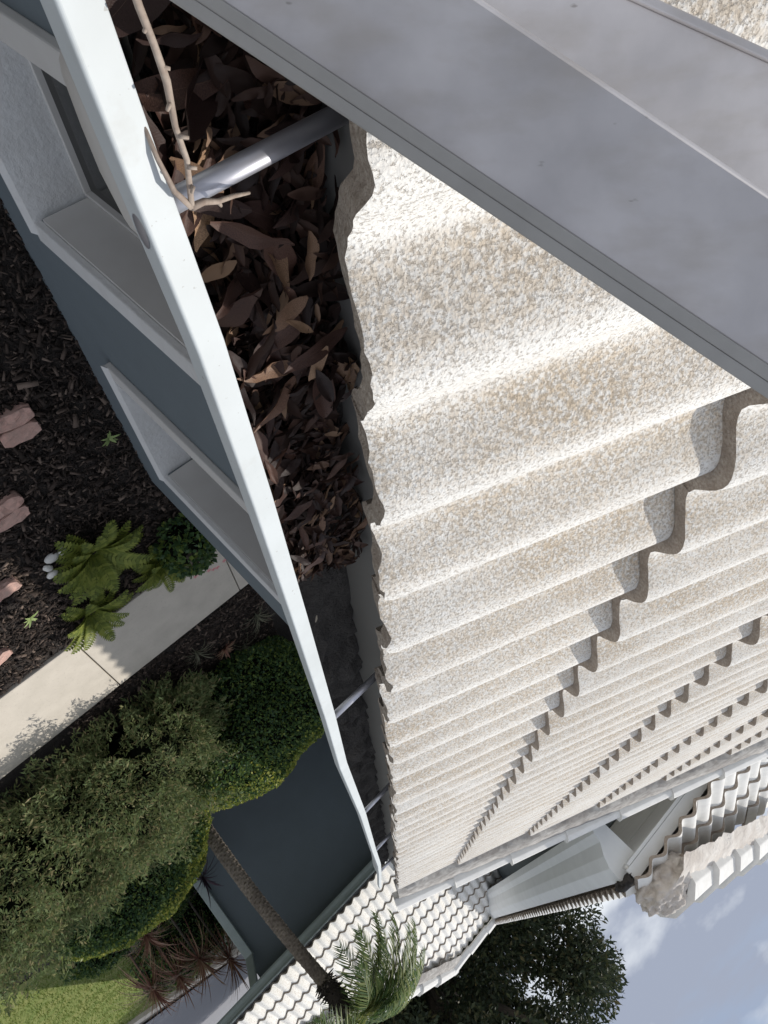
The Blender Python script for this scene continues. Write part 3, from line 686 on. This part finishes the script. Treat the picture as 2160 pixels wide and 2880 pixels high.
b = MB(); b.tube(tpts([(-.113, .06, -.236), (-.116, .095, -.238), (-.1185, .107, -.240), (-.1195, .119, -.240), (-.1185, .135, -.241), (-.1195, .148, -.241), (-.1165, .167, -.242)]), [.0012, .0014, .0013, .0015, .0012, .0012, .0013], 8)
for (y, dx) in ((.101, .003), (.114, -.0028), (.126, .0026), (.138, -.003), (.150, -.003), (.158, .002)):
    b.tube(tpts([(-.1185, y, -.240), (-.1185 + dx, y + .0012, -.2385)]), [.001, .0007], 6)
tp(b.build('stem', M_TWIG, smooth=True))
b = MB(); b.tube(tpts([(-.1165, .167, -.242), (-.123, .168, -.243), (-.131, .173, -.246), (-.140, .175, -.247), (-.150, .180, -.251)]), [.0017, .0015, .0012, .001, .0007], 8); b.tube(tpts([(-.131, .173, -.246), (-.133, .177, -.248)]), [.0012, .0007], 6)
tp(b.build('side_shoot', M_TWIG, smooth=True))
b = MB(); b.tube(tpts([(-.1165, .167, -.242), (-.112, .159, -.244), (-.1105, .146, -.247), (-.111, .132, -.252)]), [.0015, .0012, .001, .0008], 8); tp(b.build('side_shoot', M_TWIG, smooth=True))

# ---------------------------------------------------------------- planting
def orient(N, dirs, spread):
    d = dirs + RNG.normal(0, spread, dirs.shape); d /= np.linalg.norm(d, axis=1)[:, None]; return d
def blob_points(ells, N, seed, bump=.18, sc=2.2, inner=.12):
    """points and outward normals on the union of lumpy ellipsoids; skips what lies inside another one"""
    P, Nn = [], []
    area = np.array([e[1][0] * e[1][1] + e[1][1] * e[1][2] for e in ells]); cnt = (area / area.sum() * N * 1.7).astype(int)
    for (c, r), k in zip(ells, cnt):
        u = RNG.normal(0, 1, (k, 3)); u /= np.linalg.norm(u, axis=1)[:, None]
        f = np.array([1 + bump * mnoise.fractal(Vector(q) * sc + Vector((seed, c[0], c[1])), 1., 2., 3) for q in u])
        f *= 1 - RNG.random(k) ** 2 * inner
        p = np.array(c) + u * np.array(r) * f[:, None]; n = u / np.array(r); n /= np.linalg.norm(n, axis=1)[:, None]
        keep = p[:, 2] > GZ + .02
        for (c2, r2) in ells:
            if c2 is c: continue
            keep &= (((p - np.array(c2)) / (np.array(r2) * .93)) ** 2).sum(1) > 1
        P.append(p[keep]); Nn.append(n[keep])
    return np.concatenate(P), np.concatenate(Nn)
def leaf_quads(P, Nn, size, aspect, out, spread, droop=0.):
    N = len(P); d = orient(N, Nn * out + np.array([0, 0, -droop]), spread); s = RNG.uniform(.6, 1.3, N) * size
    side = np.cross(d, RNG.normal(0, 1, (N, 3))); side /= np.linalg.norm(side, axis=1)[:, None]
    s = s[:, None]
    return np.stack([P - d * s * .5, P + side * s * aspect * .5 + d * s * .02, P + d * s * .5, P - side * s * aspect * .5 + d * s * .02], 1)
def shrub(name, label, cat, ells, N, mat, size, aspect, out, spread, bump, sc, seed, core=.86, stem=None, droop=0., inner=.14, group=None):
    cen = Vector(ells[0][0]); e = empty(name, (cen.x, cen.y, GZ)); tag(e, label, cat, group); up_ = under(e)
    P, Nn = blob_points(ells, N, seed, bump, sc, inner)
    up_(link('foliage', quadmesh('foliage', leaf_quads(P, Nn, size, aspect, out, spread, droop)), mat))
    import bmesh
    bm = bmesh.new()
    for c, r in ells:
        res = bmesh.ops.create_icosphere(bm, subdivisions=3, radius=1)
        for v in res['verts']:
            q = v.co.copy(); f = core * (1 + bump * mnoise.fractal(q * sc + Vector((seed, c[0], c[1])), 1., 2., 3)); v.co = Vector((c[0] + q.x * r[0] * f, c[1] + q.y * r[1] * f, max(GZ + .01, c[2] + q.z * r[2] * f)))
    me = bpy.data.meshes.new('dark_core'); bm.to_mesh(me); bm.free(); up_(link('dark_core', me, M_CORE))  # solid dark fill added so the foliage is not see-through
    b = MB(); b.tube([(cen.x, cen.y, GZ - .05), (cen.x + .02, cen.y, GZ + .25), (cen.x, cen.y + .02, cen.z)], [.05, .045, .03], 8); up_(b.build('stem', M_BARK))
    return e
J = [((1.15, 6.45, -2.55), (1.12, .95, .62)), ((.45, 6.15, -2.6), (.52, .52, .42)), ((2.3, 6.4, -2.55), (1.05, .92, .60)), ((3.3, 6.35, -2.6), (1.1, .80, .52)), ((4.4, 6.3, -2.6), (1.1, .8, .5))]
shrub('juniper_hedge', 'broad feathery dark green juniper hedge along the concrete path', 'hedge', J, 165000, M_JUNIPER, .05, .26, .75, .6, .55, 3.6, 3, .62, inner=.36, droop=.05)
shrub('clipped_shrub', 'rounded clipped shrub with sunlit yellow top in front of the downspout', 'shrub', [((1.62, 7.95, -2.47), (.95, .62, .62))], 26000, M_SHRUB, .035, .55, .6, .7, .10, 2.0, 8, .88)
shrub('clipped_shrub', 'rounded clipped shrub with sunlit yellow crest beside the near gutter', 'shrub', [((-.25, 7.05, -2.5), (.95, .85, .64)), ((.35, 7.5, -2.6), (.5, .45, .45))], 34000, M_SHRUB, .035, .55, .6, .7, .14, 2.0, 5, .88)
shrub('low_bush', 'small dark leafy bush at the edge of the lawn behind the hedge', 'bush', [((2.85, 10.6, -2.78), (.55, .4, .30)), ((2.2, 11.0, -2.75), (.6, .45, .34))], 6000, M_SHRUB, .05, .5, .6, .7, .25, 2.2, 14, .8)
shrub('leafy_bush', 'dark mixed bush in the shade beyond the downspout', 'bush', [((2.3, 12.7, -2.5), (.75, .6, .62)), ((2.9, 13.6, -2.6), (.6, .6, .5))], 6000, M_SHRUB, .06, .5, .6, .7, .25, 2.2, 41, .8)
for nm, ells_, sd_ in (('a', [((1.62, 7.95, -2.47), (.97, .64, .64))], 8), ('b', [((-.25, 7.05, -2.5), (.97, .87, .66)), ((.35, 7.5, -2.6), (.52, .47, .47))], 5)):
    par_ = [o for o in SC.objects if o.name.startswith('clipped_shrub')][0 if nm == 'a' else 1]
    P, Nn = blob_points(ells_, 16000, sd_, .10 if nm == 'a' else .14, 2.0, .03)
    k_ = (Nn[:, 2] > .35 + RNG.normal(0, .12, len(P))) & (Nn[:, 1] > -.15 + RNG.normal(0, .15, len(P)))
    under(par_)(link('sunlit_crest', quadmesh('sunlit_crest', leaf_quads(P[k_], Nn[k_], .034, .6, .3, .8)), M_SUNLEAF))  # extra leaf layer on the sun side, its lit look painted in
def strap(c, az, el, L, w, arch, n=6):
    """one arching strap leaf as a strip"""
    pts = []; d = Vector((math.cos(az), math.sin(az), 0)); s = Vector((-d.y, d.x, 0)); p = Vector(c); e_ = el
    for i in range(n + 1):
        k = i / n; ww = w * (1 - k) ** .6 * min(1, .35 + 3 * k); pts += [p - s * ww / 2, p + s * ww / 2]
        p = p + (d * math.cos(e_) + Vector((0, 0, math.sin(e_)))) * (L / n); e_ -= arch / n
    return pts, [(2 * i, 2 * i + 1, 2 * i + 3, 2 * i + 2) for i in range(n)]
def rosette(name, label, cat, c, N, L, w, mat, arch=1.2, el=(.3, 1.4), stem=0., group=None, part='leaves'):
    e = empty(name, (c[0], c[1], GZ)); tag(e, label, cat, group); up_ = under(e); b = MB(); top = (c[0], c[1], GZ + stem)
    for i in range(N):
        V, F = strap(top, 2.4 * i + random.uniform(-.3, .3), random.uniform(*el), L * random.uniform(.7, 1.1), w, arch * random.uniform(.6, 1.3)); b.add(V, F)
    up_(b.build(part, mat))
    if stem: s_ = MB(); s_.tube([(c[0], c[1], GZ - .03), (c[0] + .01, c[1], GZ + stem * .5), top], [.018, .015, .013], 7); up_(s_.build('stem', M_BARK))
    return e
def fern(c, nf, L, label):
    e = empty('fern', (c[0], c[1], GZ)); tag(e, label, 'fern'); up_ = under(e)
    for i in range(nf):
        az = 2.4 * i + random.uniform(-.3, .3); el = random.uniform(.45, 1.25); LL = L * random.uniform(.75, 1.1); n = 15
        d = Vector((math.cos(az), math.sin(az), 0)); s = Vector((-d.y, d.x, 0)); p = Vector((c[0], c[1], GZ)) + d * .03; ee = el; b = MB()
        for k in range(n):
            f = k / n; dv = d * math.cos(ee) + Vector((0, 0, math.sin(ee))); nx = p + dv * (LL / n); up2 = s.cross(dv)
            b.add([p - s * .0022, p + s * .0022, nx + s * .002, nx - s * .002], [(0, 1, 2, 3)])
            pl = LL * .20 * math.sin(math.pi * min(1, f * .9 + .12)) ** .7 + .006
            for sg in (-1, 1):
                q0 = p + s * sg * .002; tipp = q0 + (s * sg * .86 + dv * .5) * pl - up2 * pl * .12; ww = LL / n * .46
                b.add([q0 - dv * ww * .4, q0 + (s * sg) * pl * .5 + dv * (pl * .2 - ww), tipp, q0 + (s * sg) * pl * .5 + dv * (pl * .26 + ww), q0 + dv * ww], [(0, 1, 2, 3, 4)])
            p = nx; ee -= 1.25 / n
        up_(b.build('frond', M_FERN))
fern((-.06, 3.80), 36, .36, 'large fern clump beside the white pebbles in the mulch')
fern((.20, 4.34), 22, .28, 'bright green fern overhanging the near edge of the path')
fern((-.37, 4.36), 20, .26, 'fern at the path edge next to the pink flowering plant')
# flowering plant by the wall
e = shrub('flowering_plant', 'low dark green plant with pink flowers by the house corner', 'plant', [((-.58, 4.25, -2.83), (.22, .30, .20))], 900, M_SHRUB, .05, .6, .6, .7, .2, 2.5, 22, .6)
for (x, y, z) in ((-.68, 4.55, -2.69), (-.62, 4.56, -2.72), (-.74, 4.48, -2.66), (-.52, 4.58, -2.76), (-.66, 4.62, -2.74)):
    b = MB()
    for k in range(5):
        a = k * 2 * math.pi / 5; d = Vector((math.cos(a), math.sin(a), .25)); s = Vector((-d.y, d.x, 0)); p = Vector((x, y, z)); b.add([p, p + d * .012 - s * .009, p + d * .024, p + d * .012 + s * .009], [(0, 1, 2, 3)])
    o = b.build('flower', M_PETAL); o.parent = e; o.matrix_parent_inverse = Matrix.Translation(-Vector(e.location))
for (x, y, L, lab) in ((-.86, 6.05, .25, 'grey strappy grass clump in the bed nearest the gutter lip'), (-.62, 6.42, .30, 'larger grey green strappy clump beside the red groundcover'), (-.22, 5.85, .22, 'small silvery grass tuft near the path edge')):
    rosette('grass_clump', lab, 'plant', (x, y), 34, L, .008, M_GRASSY, 1.6, (.5, 1.5))
e = rosette('red_plant', 'small dusky red leafy plant between the grass clumps', 'plant', (-.45, 6.2), 26, .14, .03, M_PETAL if False else M_CORD, .9, (.2, 1.3))
for (x, y, lab) in ((-.50, 3.02, 'pale green weed seedling near the house wall'), (.485, 3.99, 'pale green weed seedling out in the open mulch')):
    rosette('weed', lab, 'plant', (x, y), 8, .075, .024, M_WEED, .8, (.2, .9))
cl_ = [((2.75, 11.0), .95, 'tall'), ((2.45, 11.15), 1.05, 'b'), ((2.05, 10.75), 1.15, 'c'), ((1.85, 11.3), 1.35, 'd'), ((2.3, 10.2), .55, 'e')]
lbs = ['reddish brown spiky cordyline farthest out over the lawn', 'reddish brown spiky cordyline second from the lawn side', 'reddish brown cordyline in the middle of the row by the wing corner', 'reddish brown cordyline closest to the downspout', 'dark red drooping cordyline right behind the clipped shrub']
for ((c, st_, _), lb) in zip(cl_, lbs): rosette('cordyline', lb, 'plant', c, 120, .60, .022, M_CORD, 1.0, (-.8, 1.4), st_, 'cordylines by the wing corner')
rosette('purple_plant', 'dark purple spiky plant against the far slate wall', 'plant', (1.27, 9.35), 30, .36, .03, M_DRAC, .9, (-.4, 1.4), .72)
# white pebbles and clay edging pavers
for i, (x, y, r, lab) in enumerate(((.15, 3.60, .040, 'white oval pebble, largest beside the big fern'), (.085, 3.615, .035, 'white pebble tucked against the fern fronds'), (.205, 3.665, .030, 'flat greyish white pebble in the middle of the group'), (.21, 3.735, .034, 'white pebble at the path side of the group'))):
    o = lump('pebble', (x, y, GZ + r * .35), (r * 1.15, r * .8, r * .6), M_PEBBLE, i, 3, .12, 2); o.rotation_euler = (0, 0, i * 1.1); tag(o, lab, 'pebble', 'white pebbles by the fern')
def brick(x, y, rot, lab):
    b = MB(); b.box((-.095, -.045, 0), (.095, .045, .055)); o = b.build('paver', M_BRICK)
    import bmesh
    bm = bmesh.new(); bm.from_mesh(o.data); bmesh.ops.subdivide_edges(bm, edges=bm.edges[:], cuts=5, use_grid_fill=True)
    for v in bm.verts:
        s = 1 - .42 * max(0, abs(v.co.x) / .095 - .45) ** 1.5 * 2; v.co.y *= s; v.co += Vector((fbm(v.co + Vector((x, y, 0)), 30, 2), fbm(v.co + Vector((y, x, 1)), 30, 2), fbm(v.co + Vector((x, 3, y)), 30, 2))) * .011
    bm.to_mesh(o.data); bm.free()
    md = o.modifiers.new('bevel', 'BEVEL'); md.width = .008; md.segments = 2; md.limit_method = 'ANGLE'; md.angle_limit = .7
    o.location = (x, y, GZ - .02); o.rotation_euler = (random.uniform(-.05, .05), random.uniform(-.05, .05), rot); tag(o, lab, 'paver', 'clay edging pavers')
for i, (x, y, lab) in enumerate(((-.145, 2.545, 'pinkish clay paver of the pair nearest the house wall, closer one'), (-.135, 2.645, 'pinkish clay paver of the pair nearest the house wall, farther one'), (.155, 3.02, 'brownish clay paver of the middle pair, closer one'), (.165, 3.12, 'brownish clay paver of the middle pair, farther one'), (.47, 3.6, 'orange clay paver sunlit near the pebbles'), (.80, 4.13, 'orange clay paver sunlit close to the path'))): brick(x, y, -.1 + .05 * i, lab)
# ---------------------------------------------------------------- palm in front of the far wing
PX, PY = .80, 8.4
pe = empty('palm_tree', (PX, PY, GZ)); tag(pe, 'slender pygmy date palm with scaly trunk in front of the far wing', 'palm'); pp = under(pe)
ZT_ = -.25; b = MB(); NR, NA = 170, 20
def trunk_c(k): return Vector((PX + .05 * math.sin(k * 3.0) - .02 * k, PY + .03 * math.sin(2 * k), GZ - .05 + (ZT_ - GZ + .05) * k))
for i in range(NR + 1):
    k = i / NR; c = trunk_c(k); r = .075 - .012 * k + (.03 * max(0, k - .9) * 10 if k > .9 else 0) * .3
    for a in range(NA):
        th = 2 * math.pi * a / NA; u = k * 44; scale_ = max(0, math.sin(math.pi * (u + .5 * ((a // 2) % 2)) % math.pi)) if False else ((u + .5 * ((a // 2) % 2)) % 1.0)
        rr = r * (1 + .22 * (1 - scale_) * (.6 + .4 * (a % 2)) - .05)
        b.v.append((c.x + rr * math.cos(th), c.y + rr * math.sin(th), c.z))
    if i: b.f += [((i - 1) * NA + a, (i - 1) * NA + (a + 1) % NA, i * NA + (a + 1) % NA, i * NA + a) for a in range(NA)]
pp(b.build('trunk', M_PALMTRUNK))
tc_ = trunk_c(1.0); b = MB()
for i in range(170):   # stubs of old fronds round the head
    az = 2.4 * i; k = i / 170; z = tc_.z - .10 + .30 * k; d = Vector((math.cos(az), math.sin(az), random.uniform(-.2, .9))).normalized()
    p0 = Vector((tc_.x, tc_.y, z)) + Vector((math.cos(az), math.sin(az), 0)) * .04; L = random.uniform(.05, .13); b.tube([p0, p0 + d * L], [.014, .004], 5)
b.tube([tc_ - Vector((0, 0, .05)), tc_ + Vector((0, 0, .12)), tc_ + Vector((0, 0, .30))], [.07, .10, .07], 14)
pp(b.build('head', M_PALMHEAD, smooth=True))
def palm_frond(az, el, L, arch, nl=34, mat=None):
    base = tc_ + Vector((0, 0, .26)); d = Vector((math.cos(az), math.sin(az), 0)); s = Vector((-d.y, d.x, 0)); p = base.copy(); ee = el; b = MB(); pts = []
    for k in range(nl):
        f = k / nl; dv = d * math.cos(ee) + Vector((0, 0, math.sin(ee))); nx = p + dv * (L / nl); up2 = dv.cross(s)
        b.add([p - s * .006 * (1 - .7 * f), p + s * .006 * (1 - .7 * f), nx + s * .006 * (1 - .7 * f), nx - s * .006 * (1 - .7 * f), p - up2 * .006], [(0, 1, 2, 3), (0, 3, 4), (1, 4, 2)])
        if f > .12:
            pl = L * .26 * math.sin(math.pi * min(1, f * .8 + .15)) ** .8
            for sg in (-1, 1):
                q0 = p; dr = (s * sg * .75 + dv * .75 + up2 * -.12 + Vector((0, 0, -.22)) + Vector((random.gauss(0, .07), random.gauss(0, .07), random.gauss(0, .07)))).normalized(); ww = .0115
                mid_ = q0 + dr * pl * .5; tp_ = q0 + dr * pl + Vector((0, 0, -.12 * pl)); b.add([q0 - dv * ww * .6, mid_ - dv * ww, tp_, mid_ + dv * ww, q0 + dv * ww * .6], [(0, 1, 2, 3, 4)])
        p = nx; ee -= arch / nl
    return pp(b.build('frond', M_PALM))
for i in range(40):
    az = 2.4 * i + random.uniform(-.25, .25); palm_frond(az, random.uniform(.35, 1.35), random.uniform(.9, 1.25), random.uniform(1.3, 2.3))
for az, el, L, ar in ((math.pi * 1.02, .75, 1.2, 2.2), (math.pi * .93, .95, 1.3, 2.1), (math.pi * 1.15, .7, .95, 1.9), (math.pi * 1.3, .6, .9, 1.8), (math.pi * .85, .4, .9, 1.5)): palm_frond(az, el, L, ar, 40)

# ---------------------------------------------------------------- big oak behind the roofs
oe = empty('oak_tree', (.2, 25, GZ)); tag(oe, 'large dark evergreen oak standing behind the far wing', 'tree'); op = under(oe)
b = MB(); b.tube([(.2, 25, GZ - .1), (.1, 25, -1.6), (-.1, 25.1, 0), (-.2, 25, 2.2)], [.5, .4, .32, .15], 12)
for a in range(9):
    az = a * .7; b.tube([(.0, 25, -.6 + a * .22), (math.cos(az) * 1.5, 25 + math.sin(az) * 1.5, .7 + a * .3), (math.cos(az) * 3.6, 25 + math.sin(az) * 3.2, 2. + a * .42)], [.18, .12, .03], 7)
op(b.build('trunk', M_BARK, smooth=True))
clumps = []
rr_ = random.Random(5)
for i in range(170):
    u = Vector((rr_.gauss(0, 1), rr_.gauss(0, 1), rr_.gauss(0, 1))).normalized(); f = rr_.random() ** .35
    c = Vector((.25 + u.x * 5.1 * f, 25 + u.y * 4.6 * f, 2.2 + u.z * 5.2 * f)); clumps.append((c, rr_.uniform(.7, 1.35)))
PP = []; ND = []
for c, r in clumps:
    k = int(1100 * r * r); u = RNG.normal(0, 1, (k, 3)); u /= np.linalg.norm(u, axis=1)[:, None]
    PP.append(np.array(c) + u * (r * RNG.random(k)[:, None] ** .45) * np.array([1, 1, .8])); ND.append(u + np.array([0, 0, .5]))
PP = np.concatenate(PP); ND = np.concatenate(ND)
op(link('crown', quadmesh('crown', leaf_quads(PP, ND, .17, .42, .7, .6)), M_OAK))

# everything was built about the eye; lift it so that the ground is at z = 0
for o in SC.objects:
    if o.parent is None and o.type in {'MESH', 'EMPTY'}: o.location.z += H
print('tiles', ntile)
